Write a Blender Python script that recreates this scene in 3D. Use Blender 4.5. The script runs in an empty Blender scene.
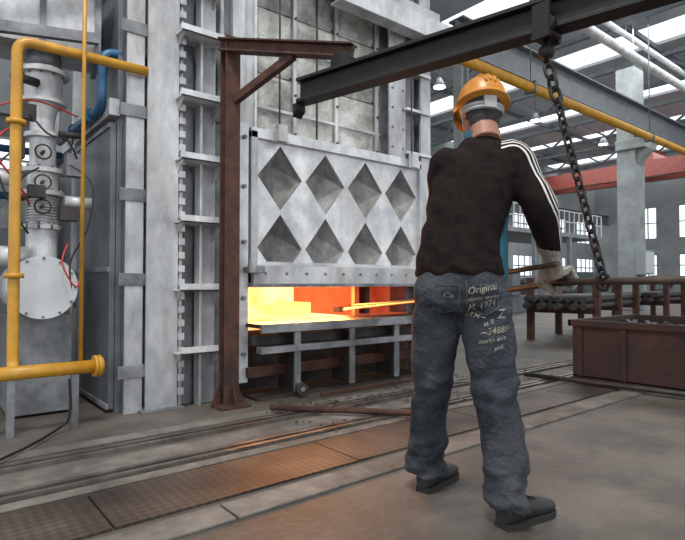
import bpy, math, random
from mathutils import Vector, Matrix, noise, Euler
from mathutils.bvhtree import BVHTree
random.seed(4)
V=Vector
bpy.context.scene.view_settings.view_transform='Standard'
# ---------------------------------------------------------------- materials
def mat(name,c1,c2=None,metal=0.0,rough=0.6,scale=4.0,bump=0.0,bscale=None,stretch=(1,1,1),detail=6,contrast=(0.35,0.65),spec=0.5,emit=None,estr=0,grime=0,gscale=1.2,gstretch=(1,1,.35),gcol=(.2,.17,.145)):
    m=bpy.data.materials.new(name); m.use_nodes=True
    nt=m.node_tree; bs=nt.nodes['Principled BSDF']
    bs.inputs['Metallic'].default_value=metal; bs.inputs['Roughness'].default_value=rough
    bs.inputs['Specular IOR Level'].default_value=spec
    tc=nt.nodes.new('ShaderNodeTexCoord'); mp=nt.nodes.new('ShaderNodeMapping')
    mp.inputs['Scale'].default_value=stretch
    nt.links.new(tc.outputs['Object'],mp.inputs['Vector'])
    nz=nt.nodes.new('ShaderNodeTexNoise'); nz.inputs['Scale'].default_value=scale; nz.inputs['Detail'].default_value=detail
    nz.inputs['Roughness'].default_value=0.65
    nt.links.new(mp.outputs['Vector'],nz.inputs['Vector'])
    cr=nt.nodes.new('ShaderNodeValToRGB')
    cr.color_ramp.elements[0].position=contrast[0]; cr.color_ramp.elements[1].position=contrast[1]
    cr.color_ramp.elements[0].color=(*(c2 or c1),1); cr.color_ramp.elements[1].color=(*c1,1)
    nt.links.new(nz.outputs['Fac'],cr.inputs['Fac'])
    if grime:
        gm=nt.nodes.new('ShaderNodeMapping'); gm.inputs['Scale'].default_value=gstretch; nt.links.new(tc.outputs['Object'],gm.inputs['Vector'])
        gn=nt.nodes.new('ShaderNodeTexNoise'); gn.inputs['Scale'].default_value=gscale; gn.inputs['Detail'].default_value=12; gn.inputs['Roughness'].default_value=.72
        nt.links.new(gm.outputs['Vector'],gn.inputs['Vector'])
        gr=nt.nodes.new('ShaderNodeValToRGB'); gr.color_ramp.elements[0].position=.46; gr.color_ramp.elements[1].position=.70
        gr.color_ramp.elements[0].color=(0,0,0,1); gr.color_ramp.elements[1].color=(grime,grime,grime,1)
        nt.links.new(gn.outputs['Fac'],gr.inputs['Fac'])
        gx=nt.nodes.new('ShaderNodeMixRGB'); gx.inputs['Color2'].default_value=(*gcol,1)
        nt.links.new(gr.outputs['Color'],gx.inputs['Fac']); nt.links.new(cr.outputs['Color'],gx.inputs['Color1']); nt.links.new(gx.outputs['Color'],bs.inputs['Base Color'])
    else: nt.links.new(cr.outputs['Color'],bs.inputs['Base Color'])
    if bump:
        nb=nt.nodes.new('ShaderNodeTexNoise'); nb.inputs['Scale'].default_value=bscale or scale*4; nb.inputs['Detail'].default_value=5
        nt.links.new(mp.outputs['Vector'],nb.inputs['Vector'])
        bp=nt.nodes.new('ShaderNodeBump'); bp.inputs['Strength'].default_value=bump; bp.inputs['Distance'].default_value=0.02
        nt.links.new(nb.outputs['Fac'],bp.inputs['Height']); nt.links.new(bp.outputs['Normal'],bs.inputs['Normal'])
    if emit:
        er=nt.nodes.new('ShaderNodeValToRGB')
        er.color_ramp.elements[0].color=(*emit[0],1); er.color_ramp.elements[1].color=(*emit[1],1)
        er.color_ramp.elements[0].position=.35; er.color_ramp.elements[1].position=.6
        nt.links.new(nz.outputs['Fac'],er.inputs['Fac']); nt.links.new(er.outputs['Color'],bs.inputs['Emission Color'])
        bs.inputs['Emission Strength'].default_value=estr
    return m
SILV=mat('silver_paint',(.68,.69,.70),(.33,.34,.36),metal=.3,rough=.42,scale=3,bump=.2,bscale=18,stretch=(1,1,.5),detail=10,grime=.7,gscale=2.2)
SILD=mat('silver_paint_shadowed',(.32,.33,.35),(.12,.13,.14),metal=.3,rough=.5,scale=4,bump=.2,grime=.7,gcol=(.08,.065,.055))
SILB=mat('bright_silver_paint',(.80,.81,.82),(.5,.51,.53),metal=.25,rough=.42,scale=5,bump=.15,detail=9,grime=.6,gscale=2.6,gcol=(.3,.28,.26))
FACE=mat('dark_silver_facet',(.33,.33,.32),(.13,.13,.125),metal=.2,rough=.6,scale=5,bump=.2,detail=9,grime=.6,gscale=4,gcol=(.10,.085,.075))  # recess facets: darker grey silver than the door frame, plus grime
PANL=mat('grey_steel_panel',(.22,.235,.25),(.12,.13,.145),metal=.35,rough=.5,scale=1.5,bump=.08,grime=.5,gcol=(.09,.08,.075))
REFR=mat('refractory_concrete',(.62,.62,.58),(.22,.22,.205),rough=.95,scale=3.6,bump=1.0,bscale=9,detail=14,contrast=(.34,.6),grime=.85,gscale=3,gstretch=(1,1,1),gcol=(.14,.13,.115))
RUST=mat('rusty_steel',(.11,.045,.03),(.045,.024,.02),metal=.2,rough=.75,scale=9,bump=.3)
BLK=mat('black_iron',(.014,.013,.014),(.007,.007,.007),metal=.2,rough=.6,scale=8,bump=.2)
DARK=mat('dark_steel',(.07,.062,.057),(.03,.027,.025),metal=.4,rough=.55,scale=6,bump=.2)
YEL=mat('yellow_paint',(.66,.34,.03),(.5,.24,.02),rough=.4,scale=5,grime=.5,gscale=4,gcol=(.2,.11,.04))
BLU=mat('blue_paint',(.03,.13,.26),(.02,.08,.17),rough=.4,scale=5)
RED=mat('red_hose',(.5,.03,.02),rough=.5)
CONC=mat('concrete_column_grey',(.36,.39,.385),(.25,.27,.265),rough=.85,scale=2,bump=.2)
GLOW=mat('incandescent_refractory',(.5,.3,.15),rough=.9,scale=2.6,emit=((1,.30,.08),(1.0,.56,.27)),estr=2.0,detail=3)
GLOWR=mat('red_hot_refractory',(.3,.1,.05),rough=.9,scale=5,emit=((.4,.03,.012),(.75,.10,.03)),estr=.55)
BILL=mat('white_hot_billet',(.6,.4,.2),rough=.8,scale=3,emit=((1,.50,.14),(1,.62,.22)),estr=1.15)
# ---------------------------------------------------------------- builder
class B:
    def __init__(s): s.v=[];s.f=[];s.m=[];s.sm=[]
    def face(s,idx,m=0,sm=False): s.f.append(tuple(idx));s.m.append(m);s.sm.append(sm)
    def box(s,x0,x1,y0,y1,z0,z1,m=0):
        n=len(s.v)
        s.v+=[V((x,y,z)) for z in(z0,z1) for y in(y0,y1) for x in(x0,x1)]
        for q in((0,2,3,1),(4,5,7,6),(0,1,5,4),(2,6,7,3),(0,4,6,2),(1,3,7,5)): s.face([n+i for i in q],m)
    def bar(s,p0,p1,w,h,m=0,up=(0,0,1)):
        p0=V(p0);p1=V(p1);t=(p1-p0).normalized();u=V(up)
        r=t.cross(u)
        if r.length<1e-4: r=t.cross(V((0,1,0)))
        r.normalize();u=r.cross(t).normalized()
        n=len(s.v)
        for p in(p0,p1):
            for a,b in((-1,-1),(1,-1),(1,1),(-1,1)): s.v.append(p+r*a*w/2+u*b*h/2)
        for q in((0,1,2,3),(7,6,5,4),(0,4,5,1),(1,5,6,2),(2,6,7,3),(3,7,4,0)): s.face([n+i for i in q],m)
    def ibeam(s,p0,p1,w,h,t=.015,m=0):
        s_up=V((0,0,1)); p0=V(p0);p1=V(p1)
        s.bar(p0,p1,t,h-2*t,m); o=s_up*(h/2-t/2)
        s.bar(p0+o,p1+o,w,t,m); s.bar(p0-o,p1-o,w,t,m)
    def prism(s,pts,ext,m=0):
        n=len(s.v);k=len(pts);e=V(ext)
        s.v+=[V(p) for p in pts]+[V(p)+e for p in pts]
        s.face(list(range(n+k-1,n-1,-1)),m); s.face(list(range(n+k,n+2*k)),m)
        for i in range(k): j=(i+1)%k; s.face([n+i,n+j,n+k+j,n+k+i],m)
    def tube(s,pts,rad,seg=14,m=0,closed=False,ell=None,sm=True):
        pts=[V(p) for p in pts];k=len(pts)
        if not isinstance(rad,(list,tuple)): rad=[rad]*k
        T=[]
        for i in range(k):
            a=pts[(i-1)%k] if(closed or i>0) else pts[i]; b=pts[(i+1)%k] if(closed or i<k-1) else pts[i]
            T.append((b-a).normalized())
        ref=V((0,0,1)) if abs(T[0].z)<.9 else V((1,0,0))
        r=T[0].cross(ref).normalized(); n=len(s.v)
        for i in range(k):
            r=(r-T[i]*r.dot(T[i])).normalized(); u=T[i].cross(r)
            for j in range(seg):
                a=2*math.pi*j/seg
                s.v.append(pts[i]+(r*math.cos(a)+u*math.sin(a))*rad[i])
        for i in range(k if closed else k-1):
            i2=(i+1)%k
            for j in range(seg):
                j2=(j+1)%seg
                s.face([n+i*seg+j,n+i*seg+j2,n+i2*seg+j2,n+i2*seg+j],m,sm)
        if not closed:
            s.face([n+j for j in range(seg-1,-1,-1)],m); s.face([n+(k-1)*seg+j for j in range(seg)],m)
    def cyl(s,p0,p1,r0,r1=None,seg=24,m=0): s.tube([p0,p1],[r0,r0 if r1 is None else r1],seg,m)
    def rings(s,R,seg=28,m=0,sm=True):
        n=len(s.v)
        for (cx,cy,cz,rx,ry,yw) in R:
            for j in range(seg):
                a=2*math.pi*j/seg; x=rx*math.cos(a);y=ry*math.sin(a)
                s.v.append(V((cx+x*math.cos(yw)-y*math.sin(yw),cy+x*math.sin(yw)+y*math.cos(yw),cz)))
        for i in range(len(R)-1):
            for j in range(seg):
                j2=(j+1)%seg; s.face([n+i*seg+j,n+i*seg+j2,n+(i+1)*seg+j2,n+(i+1)*seg+j],m,sm)
        s.face([n+j for j in range(seg-1,-1,-1)],m,sm); s.face([n+(len(R)-1)*seg+j for j in range(seg)],m,sm)
    def sph(s,c,r,m=0,seg=16,rg=10):
        if not isinstance(r,(tuple,list)): r=(r,r,r)
        R=[]
        for i in range(rg+1):
            a=math.pi*(i+.02)/(rg+.04)-math.pi/2
            R.append((c[0],c[1],c[2]+r[2]*math.sin(a),max(r[0]*math.cos(a),1e-4),max(r[1]*math.cos(a),1e-4),0))
        s.rings(R,seg,m)
    def obj(s,name,mats,parent=None,bevel=0,loc=None,rot=None):
        me=bpy.data.meshes.new(name); me.from_pydata([tuple(v) for v in s.v],[],s.f)
        for mm in mats: me.materials.append(mm)
        me.polygons.foreach_set('material_index',s.m); me.polygons.foreach_set('use_smooth',s.sm)
        me.validate(); me.update()
        o=bpy.data.objects.new(name,me); bpy.context.scene.collection.objects.link(o)
        if bevel:
            b=o.modifiers.new('bevel','BEVEL'); b.width=bevel; b.segments=2; b.limit_method='ANGLE'
        if parent: o.parent=parent
        if loc: o.location=loc
        if rot: o.rotation_euler=rot
        return o
def fillet(P,r,n=6):
    P=[V(p) for p in P];out=[P[0]]
    for i in range(1,len(P)-1):
        a=(P[i-1]-P[i]).normalized();b=(P[i+1]-P[i]).normalized()
        A=P[i]+a*r;C=P[i]+b*r
        for k in range(n+1):
            t=k/n; out.append(A*(1-t)**2+P[i]*2*t*(1-t)+C*t*t)
    out.append(P[-1]);return out
def spline(P,n=8):
    P=[V(p) for p in P];Q=[P[0]]+P+[P[-1]];out=[]
    for i in range(1,len(Q)-2):
        for k in range(n):
            t=k/n;a,b,c,d=Q[i-1],Q[i],Q[i+1],Q[i+2]
            out.append(.5*((2*b)+(c-a)*t+(2*a-5*b+4*c-d)*t*t+(3*b-a-3*c+d)*t**3))
    out.append(P[-1]);return out
# ---------------------------------------------------------------- camera
cam=bpy.data.cameras.new('camera'); cam.sensor_width=36; cam.lens=28.0; cam.clip_end=300
co=bpy.data.objects.new('camera',cam); bpy.context.scene.collection.objects.link(co)
co.location=(0,0,.92); co.rotation_euler=(math.radians(91.4),0,math.radians(-39)); bpy.context.scene.camera=co
# ---------------------------------------------------------------- world + lights
w=bpy.data.worlds.new('overcast_sky'); bpy.context.scene.world=w; w.use_nodes=True
bg=w.node_tree.nodes['Background']; bg.inputs['Color'].default_value=(.92,.96,1,1); bg.inputs['Strength'].default_value=1.5
def area(name,loc,rot,sx,sy,e,col=(1,1,1)):
    l=bpy.data.lights.new(name,'AREA'); l.shape='RECTANGLE'; l.size=sx;l.size_y=sy;l.energy=e;l.color=col
    o=bpy.data.objects.new(name,l); bpy.context.scene.collection.objects.link(o); o.location=loc;o.rotation_euler=rot
area('added_fill_light',(-.5,.5,8.2),(0,0,0),1.8,1.8,520,(1,.99,.96))  # added area lamps under the roof, there to help light the hall
area('added_fill_light.001',(16,8,8.2),(0,0,0),8,8,700,(.95,.98,1))
area('added_fill_light.002',(30,14,8.2),(0,0,0),10,8,900,(.95,.98,1))
# ---------------------------------------------------------------- floor
FLO=mat('shop_floor_concrete',(.19,.165,.14),(.065,.055,.047),rough=.62,scale=.9,bump=.35,bscale=30,detail=14,contrast=(.3,.72),grime=.85,gscale=1.3,gstretch=(1,1,1),gcol=(.03,.024,.02))
b=B(); b.box(-14,46,-9,22,-.3,0,0); b.obj('floor',[FLO])
STRIP=mat('poured_concrete_strip',(.25,.225,.20),(.085,.075,.065),rough=.8,scale=2.4,bump=.4,detail=12,grime=.8,gscale=3,gstretch=(1,1,1),gcol=(.05,.04,.033))
b=B()
x=-3
while x<30:
    b.box(x+.006,x+1.994,1.88,2.04,0,.012,0); x+=2
b.box(-3,30,2.52,2.60,0,.01,0); b.box(-3,30,2.76,2.96,0,.009,0); b.box(-3,30,3.22,3.34,0,.01,0)
b.obj('concrete_kerb_strip',[STRIP],bevel=.004)
CH=bpy.data.materials.new('checker_plate'); CH.use_nodes=True
nt=CH.node_tree; bs=nt.nodes['Principled BSDF']; bs.inputs['Roughness'].default_value=.6; bs.inputs['Metallic'].default_value=.3
tc=nt.nodes.new('ShaderNodeTexCoord'); ck=nt.nodes.new('ShaderNodeTexChecker'); ck.inputs['Scale'].default_value=34
mp=nt.nodes.new('ShaderNodeMapping'); mp.inputs['Rotation'].default_value=(0,0,.785)
nt.links.new(tc.outputs['Object'],mp.inputs['Vector']); nt.links.new(mp.outputs['Vector'],ck.inputs['Vector'])
nz=nt.nodes.new('ShaderNodeTexNoise'); nz.inputs['Scale'].default_value=2.5; nz.inputs['Detail'].default_value=10
nt.links.new(tc.outputs['Object'],nz.inputs['Vector'])
cr=nt.nodes.new('ShaderNodeValToRGB'); cr.color_ramp.elements[0].color=(.045,.034,.028,1); cr.color_ramp.elements[1].color=(.13,.10,.08,1)
cr.color_ramp.elements[0].position=.38;cr.color_ramp.elements[1].position=.68
nt.links.new(nz.outputs['Fac'],cr.inputs['Fac'])
mx=nt.nodes.new('ShaderNodeMixRGB'); mx.blend_type='MULTIPLY'; mx.inputs['Fac'].default_value=.45
nt.links.new(cr.outputs['Color'],mx.inputs['Color1']); nt.links.new(ck.outputs['Color'],mx.inputs['Color2'])
ck.inputs['Color1'].default_value=(1,1,1,1); ck.inputs['Color2'].default_value=(.35,.35,.35,1)
nt.links.new(mx.outputs['Color'],bs.inputs['Base Color'])
bp=nt.nodes.new('ShaderNodeBump'); bp.inputs['Strength'].default_value=.5; bp.inputs['Distance'].default_value=.004
nt.links.new(ck.outputs['Fac'],bp.inputs['Height']); nt.links.new(bp.outputs['Normal'],bs.inputs['Normal'])
b=B(); x=-3
while x<14: b.box(x+.004,x+1.196,2.09,2.49,0,.012,0); x+=1.2
b.obj('checker_plate_cover',[CH])
RAIL=mat('worn_rail_steel',(.24,.22,.2),(.09,.075,.065),metal=.6,rough=.4,scale=6)
for yy in (2.67,3.08):
    b=B(); b.box(-3,30,yy-.05,yy-.018,0,.022,0); b.box(-3,30,yy+.014,yy+.045,0,.022,0); b.box(-3,30,yy-.018,yy+.014,0,.003,1)
    b.obj('floor_rail',[RAIL,BLK])
b=B()
for k in range(420):
    x=random.uniform(1.9,5.0); y=3.44-abs(random.gauss(0,.4))
    if y<2.1: continue
    s_=random.uniform(.003,.015); a=random.random()*6
    z0=.02 if abs(y-2.86)>.3 else .022
    pts=[(x+s_*math.cos(a+q)*random.uniform(.6,1.3),y+s_*math.sin(a+q)*random.uniform(.6,1.3),z0) for q in(0,1.3,2.5,3.9,5.1)]
    b.prism(pts,(0,0,s_*.4),k%2)
b.obj('mill_scale_debris',[DARK,RUST])
# ---------------------------------------------------------------- furnace
F=B()
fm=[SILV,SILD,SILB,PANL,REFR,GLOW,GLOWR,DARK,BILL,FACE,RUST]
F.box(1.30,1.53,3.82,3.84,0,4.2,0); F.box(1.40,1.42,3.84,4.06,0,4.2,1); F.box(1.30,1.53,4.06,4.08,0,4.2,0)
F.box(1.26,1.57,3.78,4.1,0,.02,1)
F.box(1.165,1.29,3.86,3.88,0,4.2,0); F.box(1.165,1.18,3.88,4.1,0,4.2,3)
for z in(.25,.9,1.5,2.1,2.7,3.3):
    F.box(1.12,1.31,3.85,3.862,z,z+.09,1)
F.box(1.13,1.165,3.95,7.2,0,4.2,3)
for y in(4.95,5.9,7.1): F.box(1.06,1.13,y,y+.07,0,4.2,0)
F.box(1.09,1.128,3.97,4.93,.03,2.07,3); 
for z in(.03,1.0,2.03): F.box(1.075,1.092,3.97,4.93,z,z+.035,1)
F.box(1.06,1.13,3.9,7.2,2.1,2.22,0); F.box(1.06,1.13,3.9,7.2,3.1,3.2,0)
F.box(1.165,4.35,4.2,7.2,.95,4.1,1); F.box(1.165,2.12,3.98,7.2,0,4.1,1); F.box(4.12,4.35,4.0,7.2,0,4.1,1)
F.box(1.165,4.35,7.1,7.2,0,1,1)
F.box(1.545,1.57,3.84,3.95,0,4.2,0); F.box(1.69,1.85,3.88,3.9,0,4.2,0); F.box(1.69,1.71,3.80,3.88,0,4.2,0)
F.box(1.57,1.69,3.93,3.95,0,4.2,1)
z=.1
while z<4: F.box(1.53,1.575,3.80,3.835,z,z+.05,0); z+=.1
for z in(.40,.86,1.36,1.82,2.28,2.76,3.2):
    F.box(1.50,1.84,3.70,3.93,z,z+.014,2); F.box(1.50,1.84,3.70,3.712,z,z+.055,2)
    F.prism([(1.52,3.71,z),(1.52,3.9,z),(1.52,3.9,z-.14)],(.012,0,0),0); F.prism([(1.82,3.71,z),(1.82,3.9,z),(1.82,3.9,z-.14)],(.012,0,0),0)
F.box(1.86,2.03,3.93,3.96,0,4.2,1); F.box(2.03,2.12,3.83,3.86,.12,2.22,2); F.box(2.10,2.12,3.86,3.98,.12,2.22,0)
F.box(1.88,1.91,3.86,3.93,2.2,4.2,0); F.box(1.99,2.10,3.86,3.9,2.2,4.2,0)
F.box(2.10,2.22,3.93,3.95,2.2,4.2,0); F.box(2.215,2.235,3.90,4.0,2.2,4.2,2)
for z in(.35,.8,1.25,1.7,2.1): F.cyl((2.075,3.83,z),(2.075,3.80,z),.018,m=1,seg=8)
# refractory lining blocks with rough hand-trowelled face
xs=[2.13,2.66,3.14,3.66,4.1]
for i in range(4):
    for z0,z1 in((2.15,2.74),(2.75,3.32),(3.33,4.1)):
        xa,xb=xs[i]+.006,xs[i+1]-.006
        F.box(xa,xb,4.01,4.2,z0,z1,4)
        n0=len(F.v); nx,nzz=14,16
        for a_ in range(nzz+1):
            for c_ in range(nx+1):
                px=xa+(xb-xa)*c_/nx; pz=z0+(z1-z0)*a_/nzz
                edge=min(c_,nx-c_,a_,nzz-a_)==0
                F.v.append(V((px,4.01 if edge else 3.992+.012*noise.noise(V((px*9,i*3,pz*9)))+.008*noise.noise(V((px*25,i,pz*25))),pz)))
        for a_ in range(nzz):
            for c_ in range(nx):
                q=n0+a_*(nx+1)+c_; F.face([q,q+1,q+nx+2,q+nx+1],4,True)
for x in(2.64,3.12,3.64): 
    F.box(x,x+.035,3.955,3.975,2.16,4.1,0)
F.box(2.24,3.7,3.96,3.975,2.42,2.445,0); F.box(2.24,3.7,3.96,3.975,3.02,3.045,0)
F.cyl((2.90,3.96,2.2),(2.90,3.96,4.1),.01,m=7,seg=8)
for x in(2.655,3.135,3.655):
    for z in(2.25,2.6,2.95,3.3): F.cyl((x,3.955,z),(x,3.94,z),.012,m=7,seg=8)
F.box(3.72,3.95,3.84,3.86,2.17,4.2,0); F.box(3.82,3.84,3.86,4.0,2.17,4.2,1); F.box(3.72,3.95,3.98,4.0,2.17,4.2,1)
F.box(4.17,4.32,3.83,3.86,0,4.2,0); F.box(4.24,4.26,3.86,4.02,0,4.2,1)
F.box(4.0,4.14,3.9,3.93,2.17,4.2,1)
for z in(2.25,2.7,3.1): F.box(3.93,4.3,3.8,3.9,z,z+.03,2)
for z in [2.3+.2*k for k in range(8)]:
    for x in (3.76,3.91): F.cyl((x,3.84,z),(x,3.828,z),.013,m=1,seg=8)
F.box(2.9,4.85,3.60,3.615,3.42,3.62,2); F.box(2.9,4.85,3.615,3.75,3.42,3.435,0); F.box(2.9,4.85,3.615,3.75,3.6,3.615,0)
F.box(1.2,4.4,3.76,3.96,3.62,3.82,0)
# door: lattice of diamond-shaped folded recesses
def diamond_panel(x0,cw,n,zc,hh,ztop,zbot):
    yf,yb=3.86,3.99
    for i in range(n):
        cx=x0+cw*(i+.5)
        c=[(cx-cw/2,zbot),(cx,zbot),(cx+cw/2,zbot),(cx+cw/2,zc),(cx+cw/2,ztop),(cx,ztop),(cx-cw/2,ztop),(cx-cw/2,zc)]
        a,bb=cw/2-.02,hh/2-.012
        d=[(cx,zc-bb),(cx+a,zc),(cx,zc+bb),(cx-a,zc)]
        n0=len(F.v)
        F.v+=[V((p[0],yf,p[1])) for p in c]+[V((p[0],yf,p[1])) for p in d]
        F.v+=[V((p[0],yf+.03,p[1])) for p in d]
        F.v+=[V((cx,yb,zc-bb*.45)),V((cx,yb,zc+bb*.45))]
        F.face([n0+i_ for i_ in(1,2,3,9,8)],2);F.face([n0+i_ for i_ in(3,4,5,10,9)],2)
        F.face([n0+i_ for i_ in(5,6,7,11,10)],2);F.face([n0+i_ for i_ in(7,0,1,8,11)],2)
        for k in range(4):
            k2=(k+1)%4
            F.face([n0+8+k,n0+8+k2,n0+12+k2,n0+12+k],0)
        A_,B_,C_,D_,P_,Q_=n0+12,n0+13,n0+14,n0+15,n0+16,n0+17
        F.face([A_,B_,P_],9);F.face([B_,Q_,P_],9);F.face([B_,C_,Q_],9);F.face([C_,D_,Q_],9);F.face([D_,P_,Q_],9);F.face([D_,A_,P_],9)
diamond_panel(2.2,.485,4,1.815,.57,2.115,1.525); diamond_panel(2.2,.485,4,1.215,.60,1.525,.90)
F.box(2.14,2.2,3.82,4.0,.92,2.17,0); F.box(4.14,4.165,3.82,4.0,.92,2.17,0)
F.box(2.14,4.165,3.82,4.0,2.115,2.20,2); F.box(2.2,4.14,3.995,4.1,.95,2.17,1)
F.box(2.14,4.18,3.78,3.98,.91,1.065,0); F.box(2.12,4.2,3.76,3.98,.885,.915,1)
F.prism([(2.14,3.78,1.065),(2.14,3.86,1.10),(2.14,3.86,1.065)],(2.04,0,0),2)
for i in range(10): F.cyl((2.25+i*.205,3.785,1.0),(2.25+i*.205,3.768,1.0),.012,m=1,seg=8)
F.box(2.06,2.2,3.70,3.80,1.0,1.05,1); F.cyl((2.1,3.72,1.0),(2.1,3.72,1.12),.03,m=0)
for x in(2.35,3.95): F.box(x,x+.09,3.74,3.8,2.1,2.24,0); F.cyl((x+.045,3.8,2.2),(x+.045,3.8,4.1),.009,m=7,seg=8)
# chamber
F.box(2.12,4.12,4.0,5.6,.52,.6,5)
F.box(2.12,4.12,5.6,5.7,.6,.95,5); F.box(2.06,2.12,3.98,5.6,.5,.95,5)
F.box(2.12,3.36,4.02,5.6,.895,.95,5)
F.box(3.34,3.40,3.94,5.0,.6,.905,6); F.box(3.4,4.12,4.25,4.3,.6,.95,6); F.box(3.4,4.12,3.98,4.25,.90,.94,6); F.box(3.4,4.12,3.98,4.25,.59,.606,6)
F.box(3.62,3.68,4.1,4.25,.6,.9,7); F.box(3.9,3.95,4.1,4.25,.6,.9,6)
for x,l,h_ in((2.80,.14,.1),(2.98,.1,.13)): F.box(x,x+l,4.3,4.8,.6,.6+h_,8)
F.box(2.1,2.16,3.9,4.0,.5,.9,0)
# sill and under-structure
F.box(2.1,4.2,3.60,4.0,.565,.598,7); F.box(2.1,4.2,3.575,3.60,.53,.6,1)
F.box(2.1,4.2,3.72,3.77,.42,.5,7); F.box(2.1,4.2,3.58,3.66,.37,.42,1)
for x in(2.42,3.0,3.55,4.08):
    F.box(x,x+.06,3.6,3.62,.04,.56,1); F.box(x+.03,x+.04,3.62,3.9,.04,.56,7)
x=2.45; F.cyl((x,3.53,.07),(x,3.57,.07),.05,m=7); F.cyl((x,3.52,.07),(x,3.53,.07),.02,m=1); F.box(x-.02,x+.02,3.57,3.6,.05,.12,1)
F.box(2.1,4.2,3.78,3.84,.16,.24,10); F.box(2.1,4.2,4.1,4.12,0,.56,7); F.box(2.6,4.2,3.46,3.50,0,.03,10); F.box(2.1,4.2,3.64,3.95,0,.02,7)
F.obj('heat_treatment_furnace',fm,bevel=.0025)
fl=bpy.data.lights.new('furnace_fire_light','AREA'); fl.shape='RECTANGLE'; fl.size=1.1; fl.size_y=.25; fl.energy=55; fl.color=(1,.36,.08)
fo=bpy.data.objects.new('furnace_fire_light',fl); bpy.context.scene.collection.objects.link(fo); fo.location=(2.75,4.0,.76); fo.rotation_euler=(math.radians(-90),0,0)
# ---------------------------------------------------------------- jib crane
J=B()
J.box(1.80,1.92,3.60,3.615,0,2.78,0);J.box(1.80,1.92,3.685,3.70,0,2.78,0);J.box(1.852,1.868,3.615,3.685,0,2.78,0)
J.box(1.74,1.98,3.52,3.695,0,.02,0)
for sx,sy in((-1,0),(1,0),(0,-1)):
    J.prism([(1.86+sx*.06,3.66+sy*.06,.02),(1.86+sx*.14,3.66+sy*.14,.02),(1.86+sx*.06,3.66+sy*.06,.2)],(.01*abs(sy),.01*abs(sx),0),0)
J.ibeam((1.80,3.68,2.72),(2.21,2.61,2.42),.09,.10,.014,0)
J.bar((1.88,3.60,2.30),(2.04,3.06,2.50),.05,.06,0)
J.ibeam((2.056,2.99,2.225),(2.648,.30,2.225),.11,.165,.022,1)
J.box(2.10,2.19,2.60,2.72,2.30,2.40,1)
J.prism([(2.02,2.99,2.15),(2.02,3.04,2.15),(2.02,3.04,2.06),(2.02,2.99,2.10)],(.08,.01,0),1)
J.obj('jib_crane',[RUST,BLK],bevel=.003)
C=B()
top=V((2.398,1.378,2.02)); bot=V((2.244,1.045,.955))
dr=(bot-top); L=dr.length; t=dr.normalized(); r=t.cross(V((0,0,1))).normalized(); u=r.cross(t)
C.box(2.35,2.46,1.33,1.43,2.115,2.135,0); C.bar((2.345,1.37,2.1),(2.345,1.37,2.27),.02,.09); C.bar((2.47,1.39,2.1),(2.47,1.39,2.27),.02,.09)
for z in(2.165,): 
    C.cyl((2.34,1.34,z),(2.37,1.34,z),.035); C.cyl((2.44,1.42,z),(2.47,1.42,z),.035)
C.cyl((2.405,1.38,2.14),(2.40,1.378,2.0),.016); C.sph((2.402,1.378,2.05),.04)
def link(c,t,s,L_,W,rr):
    P=[]
    for k in range(16):
        a=2*math.pi*k/16; x_=math.cos(a)*W; y_=math.sin(a)*W+(L_/2-W)*(1 if math.sin(a)>0 else -1 if math.sin(a)<0 else 0)
        P.append(c+s*x_+t*y_)
    C.tube(P,rr,8,0,closed=True)
pos=0;i=0
while pos<L:
    big = i in(1,2,3)
    l=.085 if big else .056; wd=.026 if big else .017; rr=.009 if big else .0062
    link(top+t*(pos+l/2),t,(r if i%2 else u),l,wd,rr); pos+=l-2*rr-.001; i+=1
C.tube([V((2.244,1.045,.925))+ (r*math.cos(a)+V((0,0,1))*math.sin(a))*.034 for a in[2*math.pi*k/16 for k in range(16)]],.008,8,0,closed=True)
C.obj('hoist_chain',[BLK])
Tn=B()
Hh=V((2.333,1.259,.925)); A=V((3.297,4.096,.66)); R_=V((1.932,.141,.935)); Pv=V((2.661,2.257,.82))
Tn.tube([R_,Hh,Pv,A],[.016,.016,.016,.012],10,0)
Tn.tube(spline([(2.10,1.16,1.0),(2.244,1.54,.965),(2.45,1.95,.90),(2.661,2.257,.845),(2.85,2.6,.80),(3.36,4.05,.70)],5),.012,10,0)
Tn.cyl(Pv+V((0,0,-.035)),Pv+V((0,0,.06)),.022)
Tn.bar(A,A+V((.1,.3,-.02)),.03,.05); Tn.bar(V((3.36,4.05,.70)),V((3.42,4.38,.66)),.03,.04)
Tn.obj('furnace_tongs',[mat('forged_rod_steel',(.10,.065,.05),(.04,.028,.024),metal=.4,rough=.5,scale=8)])
b=B(); b.tube([(1.98,3.25,.045),(2.6,2.55,.045),(2.75,2.38,.045)],.022,12); b.obj('steel_pipe',[RUST])
b=B(); b.tube([(4.6,2.9,.045),(4.82,.9,.045)],.022,10); b.obj('steel_pipe',[DARK])
# ---------------------------------------------------------------- left plant
G=B()
G.tube(fillet([(1.29,3.81,2.43),(.49,3.81,2.43),(.49,3.81,.38),(.49,3.72,.38)],.09),.033,16,0)
G.cyl((.20,3.72,.38),(.97,3.72,.38),.042); 
for x in(.2,.93): G.cyl((x,3.72,.38),(x+.02,3.72,.38),.07); G.cyl((x+.022,3.72,.38),(x+.042,3.72,.38),.07)
G.cyl((.97,3.72,.38),(.985,3.72,.38),.055)
G.cyl((.86,3.75,.38),(.86,3.75,4.0),.013,seg=10)
for z in(.95,1.9): G.cyl((.49,3.81,z),(.49,3.81,z+.03),.055)
for x in(.45,.8): G.box(x,x+.04,3.70,3.74,0,.34,1)
G.obj('gas_pipe',[YEL,SILD])
W=B()
W.tube(fillet([(1.40,3.98,2.57),(1.03,3.98,2.57),(1.03,3.98,2.16),(1.0,4.9,2.16),(1.0,5.2,2.16)],.1),.032,16,0)
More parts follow.
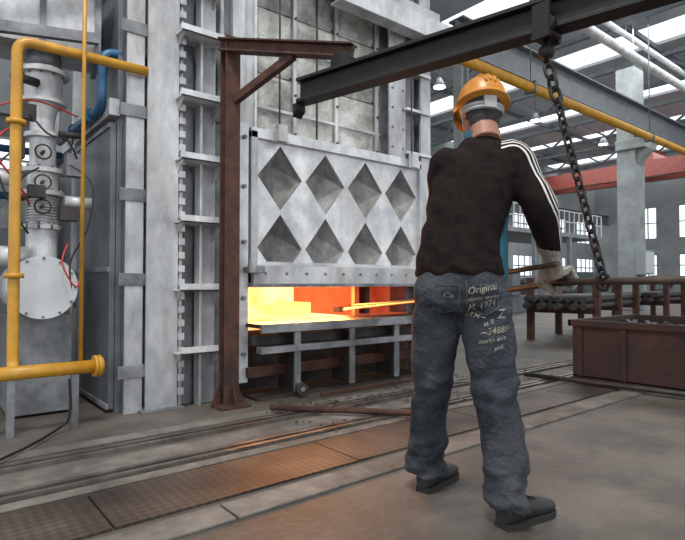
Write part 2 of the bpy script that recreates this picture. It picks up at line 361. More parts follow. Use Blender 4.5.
W.tube(fillet([(1.0,5.1,2.02),(.2,5.1,2.02),(-.6,5.1,2.02)],.1),.03,14,0); W.tube([(.9,5.0,1.62),(-.8,5.0,1.62)],.03,14,0)
W.tube(fillet([(.30,4.6,2.3),(.30,4.6,.3),(.0,4.6,.3)],.1),.03,14,0)
for y in(4.2,4.7): W.cyl((1.015,y,2.16),(1.015,y+.02,2.16),.05)
W.obj('cooling_water_pipe',[BLU])
S=B()
cx,cy=.72,4.3
prof=[(2.45,.13),(2.43,.13),(2.43,.165),(2.40,.165),(2.40,.125),(2.22,.12),(2.22,.15),(2.195,.15),(2.195,.10),(2.08,.075),(2.0,.075),(1.98,.12),(1.95,.12),(1.95,.085),(1.75,.085),(1.73,.14),(1.70,.14),(1.70,.10),(1.58,.10),(1.57,.14),(1.54,.14),(1.54,.085),(1.34,.09),(1.33,.13),(1.30,.13),(1.30,.1),(1.05,.1)]
S.rings([(cx,cy,z,r_,r_,0) for z,r_ in prof],28,0,sm=False)
S.tube([(.70,4.75,.89),(.70,4.12,.89)],.195,36,0); S.cyl((.70,4.12,.89),(.70,4.09,.89),.215,seg=40,m=2)
for k in range(12):
    a=2*math.pi*k/12; S.cyl((.70+.2*math.cos(a),4.09,.89+.2*math.sin(a)),(.70+.2*math.cos(a),4.082,.89+.2*math.sin(a)),.01,seg=6,m=1)
S.box(.52,.9,4.2,4.8,.02,.7,1); S.cyl((.70,4.5,.66),(.70,4.5,.2),.12,m=1)
S.cyl((.56,4.2,1.63),(.36,4.2,1.63),.05,m=0); S.cyl((.84,4.2,1.5),(1.02,4.2,1.5),.045,m=0)
S.cyl((.36,4.2,1.63),(.34,4.2,1.63),.08,m=0); S.cyl((.62,4.2,1.1),(.42,4.2,1.1),.07,m=0); S.cyl((.42,4.2,1.1),(.40,4.2,1.1),.1,m=0)
for z in(1.83,1.62,1.45):
    S.tube([V((cx-.02,4.16,z))+V((math.cos(a)*.05,0,math.sin(a)*.05)) for a in[2*math.pi*k/16 for k in range(16)]],.006,8,3,closed=True)
    S.cyl((cx-.02,4.25,z),(cx-.02,4.15,z),.012,m=3)
for k in range(10):
    a=2*math.pi*k/10
    for z in(2.41,1.715,1.555,1.315): S.cyl((cx+.13*math.cos(a)*1,cy+.13*math.sin(a),z-.02),(cx+.13*math.cos(a),cy+.13*math.sin(a),z+.03),.009,seg=6,m=1)
S.box(.84,.95,4.12,4.22,1.68,1.84,1); S.box(.46,.56,4.1,4.2,1.28,1.42,1); S.box(.80,.92,4.1,4.2,1.36,1.46,3); S.box(.50,.58,4.08,4.18,1.76,1.9,3)
S.box(.60,.70,4.06,4.14,1.50,1.58,3); S.box(.56,.64,4.06,4.14,2.02,2.12,3); S.cyl((.66,4.16,2.30),(.50,4.10,2.30),.03,m=3); S.cyl((.8,4.2,1.98),(.95,4.15,1.98),.022,m=3)
for k in range(9): S.tube([V((cx,cy,1.36+k*.02))+V((math.cos(a)*.1,math.sin(a)*.1,0)) for a in[2*math.pi*q/20 for q in range(20)]],.006,6,0,closed=True)
S.tube(spline([(.60,4.12,2.0),(.45,4.05,1.9),(.40,4.0,1.75),(.55,4.05,1.55),(.62,4.15,1.45)],6),.007,8,4)
S.tube(spline([(.9,4.1,2.1),(.6,3.98,2.12),(.35,4.0,2.0),(.25,4.1,1.8),(.22,4.2,1.5)],6),.006,8,4)
S.tube(spline([(.85,4.1,1.2),(.8,4.02,1.05),(.9,4.02,.9),(.95,4.1,1.3)],6),.006,8,4)
S.tube(spline([(.62,4.1,1.5),(.5,4.0,1.45),(.55,4.0,1.6),(.66,4.08,1.7)],6),.006,8,3)
S.tube(spline([(.86,4.1,1.75),(.98,4.0,1.6),(.95,4.0,1.3),(.86,4.08,1.05),(.9,4.1,.75)],6),.006,8,3)
S.tube(spline([(.52,4.08,1.8),(.42,4.0,1.65),(.5,4.0,1.4),(.6,4.06,1.25)],6),.007,8,3)
S.tube(spline([(.6,4.06,2.05),(.7,4.0,1.92),(.82,4.02,1.9),(.9,4.1,1.8)],6),.007,8,3)
S.obj('burner_blower',[SILB,SILD,mat('white_flange_paint',(.70,.72,.74),(.5,.52,.54),metal=.2,rough=.5,scale=2),DARK,RED])
D=B()
D.bar((-.3,4.5,2.75),(1.05,4.25,2.75),.42,.38,0)
for t_ in(0,.25,.5,.75,1): p=V((-.3,4.5,2.75)).lerp(V((1.05,4.25,2.75)),t_); q=V((1.45,-.25,0)).normalized()*.02; D.bar(p-q,p+q,.48,.44,1)
D.bar((.3,3.98,2.54),(1.0,3.98,2.64),.05,.07,1); D.bar((.25,3.95,2.98),(1.05,3.95,3.05),.05,.08,0)
D.cyl((.72,4.3,2.55),(.72,4.3,2.46),.11,m=1)
D.cyl((.05,4.45,3.3),(.05,4.45,2.9),.14,m=0)
D.obj('air_duct',[SILV,SILD])
K=B(); K.box(-.3,.95,5.6,6.1,0,1.95,0)
for x in(-.28,.13,.54): K.box(x,x+.38,5.58,5.6,.08,1.88,1); K.box(x+.32,x+.34,5.56,5.58,.9,1.1,2)
K.obj('control_cabinet',[PANL,mat('cabinet_door_grey',(.24,.26,.27),(.18,.2,.21),rough=.5,scale=1),DARK],bevel=.006)
b=B(); b.tube(spline([(-.5,3.02,.03),(.1,3.02,.03),(.42,3.25,.03),(.70,3.62,.03),(.78,3.66,.1),(.78,3.68,.32)],8),.008,8); b.obj('power_cable',[BLK])
# ---------------------------------------------------------------- rusty bin
b=B()
x0,x1,y0,y1,h=4.95,6.3,.9,2.6,.57
b.box(x0,x0+.04,y0,y1,.03,h,0);b.box(x1-.04,x1,y0,y1,.03,h,0);b.box(x0+.04,x1-.04,y0,y0+.04,.03,h,0);b.box(x0+.04,x1-.04,y1-.04,y1,.03,h,0);b.box(x0,x1,y0,y1,.013,.05,0)
b.box(x0-.03,x0,y0-.03,y1+.03,h-.06,h,0);b.box(x0-.03,x1+.03,y1,y1+.03,h-.06,h,0)
for y in(1.0,1.55,2.1,2.5): b.box(x0-.02,x0,y,y+.05,.04,h-.06,0)
b.box(x0+.04,x1-.04,y0+.04,y1-.04,.05,.44,1)
for k in range(40):
    xx=random.uniform(x0+.1,x1-.25);yy=random.uniform(y0+.1,y1-.2);a=random.random()*3
    b.bar((xx,yy,.46),(xx+.15*math.cos(a),yy+.15*math.sin(a),.47+random.random()*.06),.05,.04,1)
b.obj('steel_scrap_bin',[mat('red_oxide_steel',(.042,.02,.018),(.018,.011,.011),rough=.8,scale=4,bump=.3),DARK],bevel=.004)
def rack(name,x,y,rz):
    b=B()
    for px in(-1.4,0,1.4):
        for py in(-.5,.5): b.box(px-.05,px+.05,py-.05,py+.05,0,1.0,0)
        b.box(px-.05,px+.05,-.5,.5,.45,.52,0)
    for k in range(16):
        yy=-.42+.12*(k%8); zz=.57+.1*(k//8); b.cyl((-1.9+random.random()*.3,yy,zz),(1.8+random.random()*.4,yy,zz),.045+.01*random.random(),m=1,seg=12)
    b.box(-1.5,1.5,-.55,-.5,.9,1.0,0)
    b.obj(name,[RUST,DARK],loc=(x,y,0),rot=(0,0,rz))
rack('steel_bar_rack',9.3,4.6,.2); rack('steel_bar_rack',13.5,5.0,0.1)
def lathe(name,x,y,rz,m):
    b=B()
    b.box(-1.4,1.4,-.35,.35,0,.55,0); b.box(-1.5,-.7,-.4,.4,.55,1.35,0); b.box(-.7,1.4,-.22,.22,.55,.68,1)
    b.cyl((-.7,0,1.0),(-.5,0,1.0),.24,m=1); b.box(-.1,.4,-.4,.3,.68,.95,1); b.box(1.0,1.35,-.2,.2,.68,1.1,0); b.cyl((1.0,0,1.0),(.8,0,1.0),.05,.02,m=1)
    b.cyl((-.5,0,1.0),(.85,0,1.0),.08,m=1); b.cyl((.15,-.4,.85),(.15,-.48,.85),.1,m=1)
    b.obj(name,[m,DARK],loc=(x,y,0),rot=(0,0,rz),bevel=.02)
GRN=mat('machine_green',(.07,.12,.1),(.05,.08,.07),rough=.5); GRY=mat('machine_grey',(.17,.19,.2),(.1,.11,.12),rough=.5)
lathe('lathe',17,4.6,.2,GRY); lathe('lathe',21.5,10.5,.1,GRN); lathe('lathe',25,6,0,GRY); lathe('lathe',24,12,0,GRN); lathe('lathe',15,9.8,.3,GRY); lathe('lathe',33,12,.2,GRY); lathe('lathe',30,4.5,.1,GRN)
b=B()
b.box(20,30,14,18,3.3,3.5,0)
for x in(20.1,23.3,26.6,29.8):
    for y in(14.1,17.9): b.box(x-.1,x+.1,y-.1,y+.1,0,3.3,0)
for k in range(21): b.box(20+.5*k-.02,20+.5*k+.02,14,14.04,3.5,4.6,1)
for k in range(9): b.box(20,20.04,14+.5*k-.02,14+.5*k+.02,3.5,4.6,1)
for z in(4.05,4.6): b.box(20,30,14,14.05,z,z+.05,1); b.box(20,20.05,14,18,z,z+.05,1)
b.obj('mezzanine_platform',[mat('platform_grey',(.3,.33,.35),(.2,.22,.24),rough=.6),mat('handrail_white',(.6,.62,.62),rough=.5)])
# ---------------------------------------------------------------- hall shell
WALL=mat('wall_cladding',(.42,.44,.445),(.30,.33,.34),rough=.8,scale=.5)  # wall tone lifted so the colour stands in for haze in the hall
def window_wall(name,axis,c,a0,a1,ztop,rows,wn,gap,thick=.25):
    b=B()
    def bx(m0,m1,z0,z1):
        if axis=='Y': b.box(m0,m1,c,c+thick,z0,z1)
        else: b.box(c,c+thick,m0,m1,z0,z1)
    zs=0
    fr=[]
    for(z0,z1) in rows:
        bx(a0,a1,zs,z0); m=a0
        while m<a1-1e-6:
            e=min(m+gap,a1); bx(m,e,z0,z1)
            if e+wn<=a1: fr.append((e,e+wn,z0,z1)); m=e+wn
            else: bx(e,a1,z0,z1); m=a1
        zs=z1
    bx(a0,a1,zs,ztop); b.obj(name,[WALL]); return fr
WF=mat('window_frame_paint',(.3,.34,.38),rough=.5)
def frames(name,axis,c,fr):
    b=B()
    for m0,m1,z0,z1 in fr:
        n=4
        for k in range(n+1):
            m=m0+(m1-m0)*k/n-.07*(k==n)
            b.box(m,m+.08,c+.05,c+.12,z0,z1) if axis=='Y' else b.box(c+.05,c+.12,m,m+.08,z0,z1)
        for k in range(3):
            z=z0+(z1-z0-.08)*k/2
            b.box(m0,m1,c+.05,c+.12,z,z+.08) if axis=='Y' else b.box(c+.05,c+.12,m0,m1,z,z+.08)
    b.obj(name,[WF])
fr=window_wall('wall_back','Y',22,-14,46.25,10,[(1.4,3.0),(4.2,6.4)],3.0,1.6); frames('window_1','Y',22,fr)
fr=window_wall('wall_right','X',46,-9,22,10,[(1.4,3.2),(4.4,7.0)],2.6,1.5); frames('window_2','X',46,fr)
ROOF=mat('roof_sheet',(.52,.54,.55),(.4,.42,.44),rough=.7,scale=.6)  # sheet colour raised to suggest light haze under the roof
b=B(); x=-14
while x<46: b.box(x,min(x+4.2,46.25),-9,22.25,10,10.12); x+=6
b.obj('ceiling',[ROOF])
TR=mat('truss_paint',(.15,.17,.185),(.10,.115,.125),rough=.55)
for X in range(-8,46,6):
    b=B(); 
    b.bar((X,-9,8.5),(X,22,8.5),.16,.16); b.bar((X,-9,9.55),(X,22,9.55),.16,.16)
    y=-9;up=0
    while y<21.9:
        b.bar((X,y,8.5 if not up else 9.55),(X,min(y+1.55,22),9.55 if not up else 8.5),.09,.09); y+=1.55; up=1-up
    b.obj('roof_truss',[TR])
for Y in(0,4,8,12,16,20):
    b=B(); b.bar((-14,Y,9.8),(46,Y,9.8),.1,.18); b.obj('roof_purlin',[TR])
for X,Y in((19.1,7.9),(31.1,7.9),(43,7.9),(13,21.5),(25,21.5),(37,21.5)):
    b=B(); b.box(X-.4,X+.4,Y-.3,Y+.3,0,8.42); b.box(X-.5,X+.5,Y-.65,Y+.3,5.4,5.75); b.prism([(X-.25,Y-.3,5.4),(X-.25,Y-.65,5.4),(X-.25,Y-.3,4.9)],(.5,0,0)); b.obj('concrete_column',[CONC],bevel=.03)
b=B(); b.box(11.85,11.87,9.35,9.65,0,8.4);b.box(12.13,12.15,9.35,9.65,0,8.4);b.box(11.87,12.13,9.49,9.51,0,8.4); b.box(11.75,12.25,9.25,9.75,0,.03); b.obj('steel_column',[CONC])
b=B(); b.ibeam((9,7.25,6.2),(46,7.25,6.2),.4,.8,.04); b.obj('crane_runway_beam',[TR]); 
b=B(); b.ibeam((-14,21.0,6.2),(46,21.0,6.2),.4,.8,.04); b.obj('crane_runway_beam',[TR])
b=B(); b.bar((32,7.05,7.3),(32,21.2,7.3),.5,.9,0); b.bar((33.6,7.05,7.3),(33.6,21.2,7.3),.5,.9,0); b.bar((31.4,7.25,6.75),(34.2,7.25,6.75),.3,.28,0); b.bar((31.4,21,6.75),(34.2,21,6.75),.3,.28,0)
b.box(31.9,33.7,12,13.6,7.75,8.4,0); b.obj('overhead_crane',[mat('crane_red',(.24,.045,.03),(.16,.03,.022),rough=.5),DARK])
b=B(); b.tube([(3,6.1,5.0),(46,6.1,5.0)],.1,14); 
b.obj('gas_main_pipe',[YEL])
b=B()
for x in range(10,46,6): b.cyl((x,6.1,5.1),(x,6.1,8.42),.015,seg=6); b.box(x-.03,x+.03,5.98,6.22,5.1,5.12); b.box(x-.03,x+.03,5.98,6.22,4.88,4.9); b.box(x-.03,x+.03,5.97,5.985,4.88,5.12); b.box(x-.03,x+.03,6.215,6.23,4.88,5.12)
b.obj('pipe_hanger',[TR])
b=B(); b.tube([(4,6.5,7.4),(46,6.5,7.4)],.12,14); b.tube([(4,6.7,8.1),(46,6.7,8.1)],.08,14)
for x in range(10,46,6): b.cyl((x,6.5,7.4),(x,6.5,8.42),.015,seg=6); b.cyl((x,6.7,8.1),(x,6.7,8.42),.015,seg=6)
b.obj('steam_main_pipe',[SILB])
b=B(); b.cyl((21.3,6.55,0),(21.3,6.55,7.2),.14); b.box(21.0,21.6,6.3,6.9,0,.15); b.obj('downpipe',[SILB])
b=B(); b.box(18.6,19.4,7.3,7.58,1.2,2.0,0); b.box(18.66,19.34,7.285,7.3,1.26,1.94,1); b.box(18.9,19.1,7.45,7.58,0,1.2,0); b.obj('electrical_box',[WF,mat('box_white',(.6,.62,.62),rough=.5)])
LL=mat('lamp_lens',(.9,.9,.9),emit=((1,1,1),(1,1,1)),estr=8)
for X,Y in((14,4),(20,4),(26,4),(14,12),(20,12),(26,12)):
    b=B(); b.cyl((X,Y,9.7),(X,Y,7.9),.02,m=0,seg=8); b.tube([(X,Y,7.95),(X,Y,7.85),(X,Y,7.65)],[.08,.12,.24],20,0); b.cyl((X,Y,7.648),(X,Y,7.63),.2,m=1)
    b.obj('pendant_lamp',[SILD,LL])
# ---------------------------------------------------------------- worker
wk=bpy.data.objects.new('worker',None); bpy.context.scene.collection.objects.link(wk)
wk.location=(1.846,1.399,.012); wk.rotation_euler=(0,0,math.radians(-39))
def remesh(bd,name,mats,vox,smooth=4,disp=None):
    o=bd.obj(name+'_tmp',mats)
    m=o.modifiers.new('r','REMESH'); m.mode='VOXEL'; m.voxel_size=vox; m.use_smooth_shade=True
    s=o.modifiers.new('s','SMOOTH'); s.iterations=smooth; s.factor=.5
    dg=bpy.context.evaluated_depsgraph_get(); ev=o.evaluated_get(dg)
    me=bpy.data.meshes.new_from_object(ev); me.name=name
    bpy.data.objects.remove(o)
    if disp:
        nr=[v.normal.copy() for v in me.vertices]
        for v,n_ in zip(me.vertices,nr): v.co+=n_*disp(v.co)
    for p in me.polygons: p.use_smooth=True
    me.materials.clear()
    for mm in mats: me.materials.append(mm)
    o=bpy.data.objects.new(name,me); bpy.context.scene.collection.objects.link(o); o.parent=wk
    return o
SWE=mat('dark_brown_knit',(.022,.014,.013),(.011,.008,.008),rough=.95,scale=30,bump=.4,bscale=160,spec=.15)
TEAL=mat('teal_cotton',(.015,.12,.17),(.01,.07,.11),rough=.85,scale=12)
JEAN=mat('washed_black_denim',(.066,.076,.09),(.019,.023,.031),rough=.9,scale=3.4,bump=.6,bscale=60,spec=.2,contrast=(.36,.68),detail=12,grime=.5,gscale=5,gstretch=(1,1,.6),gcol=(.10,.10,.10))
SKIN=mat('skin',(.36,.17,.11),(.31,.14,.09),rough=.55,scale=20)
GLOV=mat('grey_cotton_glove',(.42,.39,.34),(.2,.18,.155),rough=.95,scale=25,bump=.5,bscale=120)
SHOE=mat('black_shoe',(.014,.014,.015),(.025,.024,.024),rough=.6,scale=10,bump=.1)
HAIR=mat('short_dark_hair',(.018,.016,.015),(.04,.037,.035),rough=.8,scale=60,bump=.5)
HAT=mat('orange_yellow_hard_hat',(.60,.25,.03),(.42,.15,.015),rough=.38,scale=6)
WHT=mat('white_stripe_tape',(.62,.61,.58),rough=.8)
yaw=math.radians(-16)
shR=V((.172,-.005,1.435)); elR=V((.262,-.05,1.22)); wrR=V((.365,.11,1.06))
shL=V((-.105,.075,1.42)); elL=V((-.085,.27,1.19)); wrL=V((.13,.33,1.04))
s=B()
s.rings([(-.06,0,.93,.180,.138,yaw),(-.062,0,.955,.188,.143,yaw),(-.064,0,1.02,.178,.134,yaw),(-.052,.008,1.10,.170,.130,yaw),(-.026,.018,1.20,.172,.134,yaw),(.004,.028,1.30,.178,.135,yaw),(.026,.034,1.38,.178,.128,yaw),(.036,.04,1.445,.158,.114,yaw),(.044,.046,1.495,.106,.092,yaw),(.05,.05,1.535,.070,.070,yaw)],32)
def limb(bd,P,R,n=7,seg=18):
    Q=spline(P,n); RR=[]
    for i in range(len(Q)):
        f=i/n; k=min(int(f),len(R)-2); f-=k; f=f*f*(3-2*f); RR.append(R[k]*(1-f)+R[k+1]*f)
    bd.tube(Q,RR,seg)
    bd.sph(Q[0],R[0]*.98)
limb(s,[shR+V((-.05,.01,.0)),shR,shR.lerp(elR,.5),elR,elR.lerp(wrR,.5),wrR],[.07,.076,.071,.066,.062,.052])
limb(s,[shL+V((.05,0,0)),shL,shL.lerp(elL,.5),elL,elL.lerp(wrL,.5),wrL],[.07,.074,.07,.064,.056,.045])
def dsw(c):
    n1=noise.noise(V((c.x*6,c.y*6,c.z*13+c.x*10))); n2=noise.noise(V((c.x*18,c.y*18,c.z*30)))
    k=1.0
    if c.z<1.08: k=1.0+(1.08-c.z)*7
    return (.010*n1+.003*n2)*k
sw=remesh(s,'sweater',[SWE],.009,5,dsw)
j=B()
j.rings([(-.055,0,1.0,.155,.115,yaw),(-.06,0,.95,.174,.135,yaw),(-.062,-.005,.88,.190,.148,yaw),(-.06,-.002,.82,.190,.143,yaw),(-.055,0,.78,.15,.11,yaw)],28)
limb(j,[V((-.145,.01,.90)),V((-.155,.05,.70)),V((-.162,.10,.48)),V((-.172,.15,.28)),V((-.180,.165,.055))],[.102,.104,.086,.082,.084])
limb(j,[V((.030,-.015,.90)),V((.048,-.045,.70)),V((.062,-.08,.48)),V((.078,-.14,.27)),V((.085,-.19,.04))],[.104,.108,.090,.086,.086])
def djn(c):
    k=.5+1.2*math.exp(-((c.z-.47)/.08)**2)+2.0*math.exp(-((c.z-.12)/.10)**2)+1.2*math.exp(-((c.z-.8)/.05)**2)
    n1=noise.noise(V((c.x*8+c.z*6,c.y*8,c.z*14-c.x*12))); n2=noise.noise(V((c.x*14+c.z*5,c.y*14,c.z*28+5)))
    return (.013*n1+.006*n2)*k
jn=remesh(j,'jeans',[JEAN],.008,3,djn)
hd=bpy.data.objects.new('head',None); bpy.context.scene.collection.objects.link(hd); hd.parent=wk
hd.location=(.062,.10,1.662); hd.rotation_euler=Euler((math.radians(-14),math.radians(4),math.radians(4)),'XYZ')
h=B()
h.rings([(0,.055,-.118,.018,.016,0),(0,.047,-.108,.036,.036,0),(0,.03,-.085,.053,.062,0),(0,.012,-.05,.064,.082,0),(0,.004,-.02,.069,.090,0),(0,0,.01,.074,.096,0),(0,-.002,.05,.077,.100,0),(0,-.005,.085,.066,.085,0),(0,-.008,.11,.035,.045,0),(0,-.008,.116,.01,.012,0)],28)
h.tube([(0,.088,.012),(0,.104,-.015),(0,.112,-.034),(0,.094,-.044)],[.007,.011,.015,.011],10)
h.sph((.012,.1,-.038),.009);h.sph((-.012,.1,-.038),.009)
for sx in(-1,1):
    h.sph((sx*.076,-.005,-.012),(.008,.019,.032)); h.sph((sx*.03,.084,.018),(.022,.012,.008)); h.sph((sx*.043,.060,-.03),(.022,.02,.018))
    h.sph((sx*.03,.083,.0),(.014,.010,.010))
h.sph((0,.094,-.064),(.024,.010,.006)); h.sph((0,.092,-.074),(.021,.010,.007)); h.sph((0,.08,-.1),(.02,.014,.014))
h.tube([(0,-.028,-.03),(0,-.034,-.08),(0,-.05,-.17)],[.052,.056,.064],20)
ho=remesh(h,'head_and_neck',[SKIN],.004,3); ho.parent=hd
b=B()
for sx in(-1,1): b.sph((sx*.03,.0885,.0),(.0105,.0075,.0065),0,12,8); b.sph((sx*.03,.0950,.0),(.0042,.002,.0042),1,10,6); b.tube([(sx*.014,.098,.020),(sx*.03,.099,.025),(sx*.047,.09,.02)],.0035,6,1)
b.obj('eyes',[mat('eye_white',(.7,.68,.65),rough=.2),HAIR],parent=hd)
hr=B(); hr.rings([(0,-.050,-.118,.036,.030,0),(0,-.044,-.10,.054,.046,0),(0,-.038,-.07,.064,.060,0),(0,-.030,-.03,.0725,.072,0),(0,-.020,.01,.079,.081,0),(0,-.01,.05,.082,.094,0),(0,-.01,.085,.07,.084,0),(0,-.01,.11,.04,.05,0)],28)
hro=remesh(hr,'hair',[HAIR],.005,1,lambda c:.002*noise.noise(c*90)); hro.parent=hd
ht=B()
zz=[(.022,1.10,1.09),(.026,1.11,1.10),(.030,1.0,1.0),(.05,.985,.985),(.08,.94,.94),(.11,.83,.84),(.132,.66,.68),(.146,.44,.46),(.153,.2,.22),(.155,.03,.03)]
ht.rings([(0,-.004,z,.108*a,.132*c_,0) for z,a,c_ in zz],40)
n0=len(ht.v)
for k in range(13):
    a=math.radians(20+140*k/12); c_,s_=math.cos(a),math.sin(a)
    ht.v.append(V((.115*c_,.14*s_,.026))); e=.055*math.sin(math.pi*k/12)
    ht.v.append(V((.118*c_,.14*s_+e,.014))); ht.v.append(V((.115*c_,.14*s_,.020)))
for k in range(12):
    q=n0+k*3; ht.face([q,q+3,q+4,q+1],0,True); ht.face([q+1,q+4,q+5,q+2],0,True)
for xo in(-.035,0,.035):
    pts=[]
    for k in range(15):
        a=math.radians(12+156*k/14); y_=-.004+.134*math.cos(a)*.93; z_=.05+.108*math.sin(a)**.8
        z_-= (xo/.108)**2*.05; pts.append((xo*(.4+.6*math.sin(a)),y_,z_))
    ht.tube(pts,.0065,8)
hat=ht.obj('hard_hat',[HAT],parent=hd); 
st=B()
for z,rr in((.004,.010),(-.014,.009)):
    st.tube([(.083*math.cos(a),-.012+.095*math.sin(a),z-(.02 if math.sin(a)<0 else 0)*abs(math.sin(a))+(.018 if math.sin(a)>0 else 0)*abs(math.sin(a))) for a in[2*math.pi*k/32 for k in range(32)]],rr,8,closed=True)
st.box(-.026,.026,-.122,-.105,-.045,.012)
for sx in(-1,1): st.tube([(sx*.082,.01,.02),(sx*.074,.03,-.05),(sx*.045,.055,-.11),(0,.06,-.128)],.0035,6)
st.obj('hat_harness',[mat('grey_harness',(.36,.37,.37),(.2,.21,.21),rough=.6)],parent=hd)
c=B(); 
c.rings([(.050,.05,1.49,.088,.084,yaw),(.054,.055,1.52,.079,.077,yaw),(.056,.062,1.545,.073,.073,yaw),(.058,.068,1.565,.076,.076,yaw),(.058,.068,1.568,.066,.066,yaw)],28)
c.obj('shirt_collar',[TEAL],parent=wk)
# teal shirt showing at the open right front of the sweater
c=B(); c.rings([(-.025,.03,.915,.165,.130,yaw),(-.022,.032,.95,.170,.135,yaw),(-.018,.035,1.05,.165,.128,yaw),(-.004,.042,1.15,.155,.124,yaw),(.016,.050,1.25,.150,.124,yaw),(.035,.056,1.35,.135,.115,yaw),(.045,.058,1.43,.12,.10,yaw),(.05,.056,1.50,.085,.08,yaw)],30)
remesh(c,'shirt_front',[TEAL],.009,3,lambda c:.006*noise.noise(V((c.x*16,c.y*16,c.z*7))))
me=sw.data; bv=BVHTree.FromPolygons([v.co.copy() for v in me.vertices],[tuple(p.vertices) for p in me.polygons])
axis=spline([V((.10,.02,1.45)),shR,shR.lerp(elR,.5),elR,elR.lerp(wrR,.5),wrR],10)
rb=B()
for k,off in enumerate((-.42,0,.42)):
    prev=None
    for i in range(4,len(axis)-1):
        t=(axis[i+1]-axis[i-1]).normalized()
        outw=V((.50,-.80,.35)); outw=(outw-t*outw.dot(t)).normalized(); sd=t.cross(outw)
        pr=[]
        for da in(-.07,.07):
            a=off*.75+da; d_=outw*math.cos(a)+sd*math.sin(a)
            o_=axis[i]+d_*.3
            hit=bv.ray_cast(o_,-d_)
            p=hit[0] if hit[0] else axis[i]+d_*.07
            pr.append(p+d_*.0025)
        n0=len(rb.v); rb.v+=pr
        if prev is not None: rb.face([prev,prev+1,n0+1,n0],0,True)
        prev=n0
rb.obj('sleeve_stripes',[WHT],parent=wk)
me=jn.data; bj=BVHTree.FromPolygons([v.co.copy() for v in me.vertices],[tuple(p.vertices) for p in me.polygons])
def printed(txt,cx,cz,size,rot):
    cu=bpy.data.curves.new('t','FONT'); cu.body=txt; cu.size=size; cu.align_x='CENTER'; cu.align_y='CENTER'; cu.resolution_u=3; cu.offset=size*.012; cu.shear=.3
    o=bpy.data.objects.new('t',cu); bpy.context.scene.collection.objects.link(o)
    dg=bpy.context.evaluated_depsgraph_get(); dg.update(); m=bpy.data.meshes.new_from_object(o.evaluated_get(dg)); bpy.data.objects.remove(o)
    out=[];ca,sa=math.cos(rot),math.sin(rot)
    for v in m.vertices:
        x_=cx+v.co.x*ca-v.co.y*sa; z_=cz+v.co.x*sa+v.co.y*ca
        hit=bj.ray_cast(V((x_,-1,z_)),V((0,1,0)))
        out.append((hit[0] if hit[0] else V((x_,-.1,z_)))+V((0,-.004,0)))
    return out,[tuple(p.vertices) for p in m.polygons]
pb=B()
for a in(('Original',-.005,.885,.038,.18),('denim works',.0,.850,.024,.12),('M. 1974',-.005,.820,.034,.2),('Z',.07,.785,.05,.1),('~34889',.045,.720,.036,.16),('north side',.035,.685,.025,.2),('ARM~',-.03,.780,.03,-.2),('xvii',.055,.655,.028,.3),('Co.',-.135,.86,.028,0),('ss 8',.02,.75,.026,.3)):
    vs,fs=printed(*a); n0=len(pb.v); pb.v+=vs
    for f_ in fs: pb.face([n0+q for q in f_],0)
pb.obj('jeans_print',[mat('faded_print',(.36,.35,.28),(.10,.10,.085),rough=.9,scale=45)],parent=wk)
sb=B()
for pts in ([(-.04,.90),(-.04,.81),(.01,.78),(.065,.81),(.07,.90),(-.04,.90)],[(-.19,.90),(-.185,.81),(-.14,.785),(-.095,.81),(-.09,.90),(-.19,.90)],[(-.066,.92),(-.065,.86),(-.063,.80)]):
    q=[]
    for a_,b_ in zip(pts,pts[1:]):
        for k in range(8):
            x_,z_=a_[0]+(b_[0]-a_[0])*k/8,a_[1]+(b_[1]-a_[1])*k/8
            hit=bj.ray_cast(V((x_,-1,z_)),V((0,1,0))); q.append((hit[0] if hit[0] else V((x_,-.1,z_)))+V((0,-.001,0)))
    sb.tube(q,.002,6)
sb.obj('jeans_stitching',[mat('stitch_thread',(.08,.08,.08),rough=.9)],parent=wk)
SOLE=mat('shoe_sole',(.02,.019,.018),rough=.85)
def shoe(name,heel,ang):
    b=B(); st_=[(0,.030,.075),(.02,.036,.085),(.06,.038,.088),(.11,.039,.082),(.16,.044,.066),(.21,.047,.055),(.25,.044,.047),(.275,.032,.038),(.288,.012,.026)]
    n=16;n0=len(b.v)
    for (y,w_,hh) in st_:
        for k in range(n):
            a=2*math.pi*k/n; x_=w_*math.copysign(abs(math.cos(a))**.8,math.cos(a)); z_=.5*hh+.5*hh*math.copysign(abs(math.sin(a))**.7,math.sin(a))
            b.v.append(V((x_,y,z_+.018)))
    for i in range(len(st_)-1):
        for k in range(n): k2=(k+1)%n; b.face([n0+i*n+k,n0+(i+1)*n+k,n0+(i+1)*n+k2,n0+i*n+k2],0,True)
    b.face([n0+k for k in range(n)],0); b.face([n0+(len(st_)-1)*n+k for k in range(n-1,-1,-1)],0)
    out=[(w_*1.08,y) for y,w_,_ in st_]; poly=[(x_,y,0.0) for x_,y in out]+[(-x_,y,0.0) for x_,y in reversed(out)]
    b.prism(poly,(0,0,.024),1)
    b.rings([(0,.045,.06,.036,.045,0),(0,.045,.11,.04,.046,0),(0,.045,.13,.038,.044,0)],18)
    for k in range(4): b.tube([(-.022,.13+k*.018,.092-k*.006),(0,.13+k*.018,.098-k*.006),(.022,.13+k*.018,.092-k*.006)],.003,6,1)
    b.obj(name,[SHOE,SOLE],parent=wk,loc=heel,rot=(0,0,ang))
shoe('left_shoe',(-.205,.11,-.012),math.radians(-40)); shoe('right_shoe',(.04,-.235,-.012),math.radians(-58))
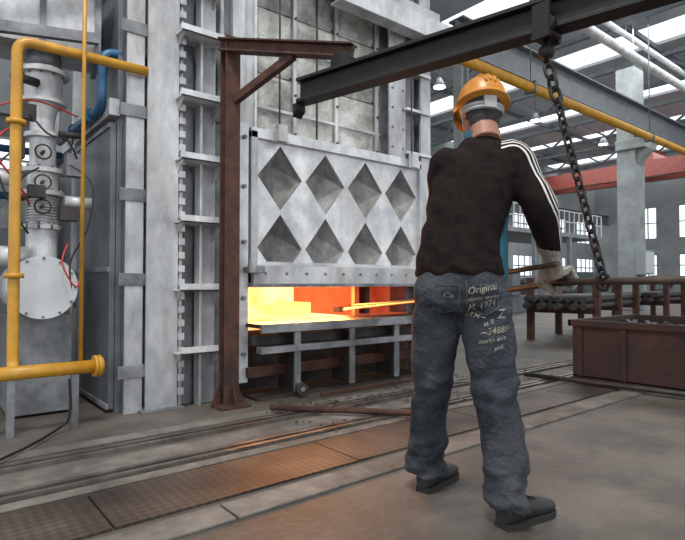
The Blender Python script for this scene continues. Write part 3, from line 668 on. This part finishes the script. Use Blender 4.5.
def hand(Cc,ax,up,side,wrist,thumb,k=1.2):
    ax=V(ax).normalized(); up=V(up); up=(up-ax*up.dot(ax)).normalized(); side=V(side); side=(side-ax*side.dot(ax)-up*side.dot(up)).normalized()
    wrist=Cc+(wrist-Cc)/k
    b=B(); R0=.024
    for i,(o_,r_,ex) in enumerate(((.038,.0105,.95),(.013,.011,1.05),(-.012,.0105,1.0),(-.035,.0092,.85))):
        o_*=thumb; r_+=.0006
        P=[Cc+ax*o_-side*.018+up*(R0+.016),Cc+ax*o_+side*.018+up*(R0+.012)]
        for an in(60,100,140,180*ex,215*ex):
            a=math.radians(an); P.append(Cc+ax*o_+up*math.cos(a)*R0+side*math.sin(a)*R0*1.15)
        Q=spline(P,4); b.tube(Q,[r_*(1-.18*q/len(Q)) for q in range(len(Q))],10); b.sph(P[1],r_*1.14,0,10,6); b.sph(Q[-1],r_*.82,0,10,6)
    pc=Cc-side*.03+up*(R0+.012)
    for o_,r_ in((.03,.018),(.01,.019),(-.012,.019),(-.03,.016)):
        b.tube([wrist+ax*o_*.45*thumb,pc+ax*o_*.95*thumb-up*.002,Cc+ax*o_*thumb+side*.008+up*(R0+.008)],[.022,r_+.002,r_-.003],12)
    tb_=wrist.lerp(pc,.6)+ax*.03*thumb
    P=[tb_,pc+ax*.052*thumb-side*.012-up*.012,Cc+ax*.05*thumb-side*.028-up*.004,Cc+ax*.042*thumb-side*.016-up*.026,Cc+ax*.035*thumb+side*.002-up*.03]
    Q=spline(P,4); b.tube(Q,[.018-.006*q/len(Q) for q in range(len(Q))],10); b.sph(Q[-1],.0115,0,10,6)
    b.v=[Cc+(v-Cc)*k for v in b.v]
    return b
Cr=V((.460,.205,.915)); bd=hand(Cr,(-.32,.94,-.09),(-.25,-.6,1),(1,-.1,.25),wrR+V((.012,.012,-.02)),1,1.35)
bd.tube([wrR+V((-.012,-.018,.026)),wrR,wrR+V((.016,.016,-.028))],[.056,.052,.038],18)
remesh(bd,'right_glove',[GLOV],.003,2,lambda c:.0014*noise.noise(c*60))
Cl=V((.205,.345,.957)); bd=hand(Cl,(-.2,.97,-.1),(-.35,-.1,1),(1,.2,0),wrL+V((.015,.0,-.01)),-1,1.15)
bd.tube([wrL+V((-.040,-.012,.022)),wrL,wrL+V((.02,.004,-.018))],[.050,.049,.036],18)
remesh(bd,'left_glove',[GLOV],.003,2,lambda c:.0012*noise.noise(c*60))
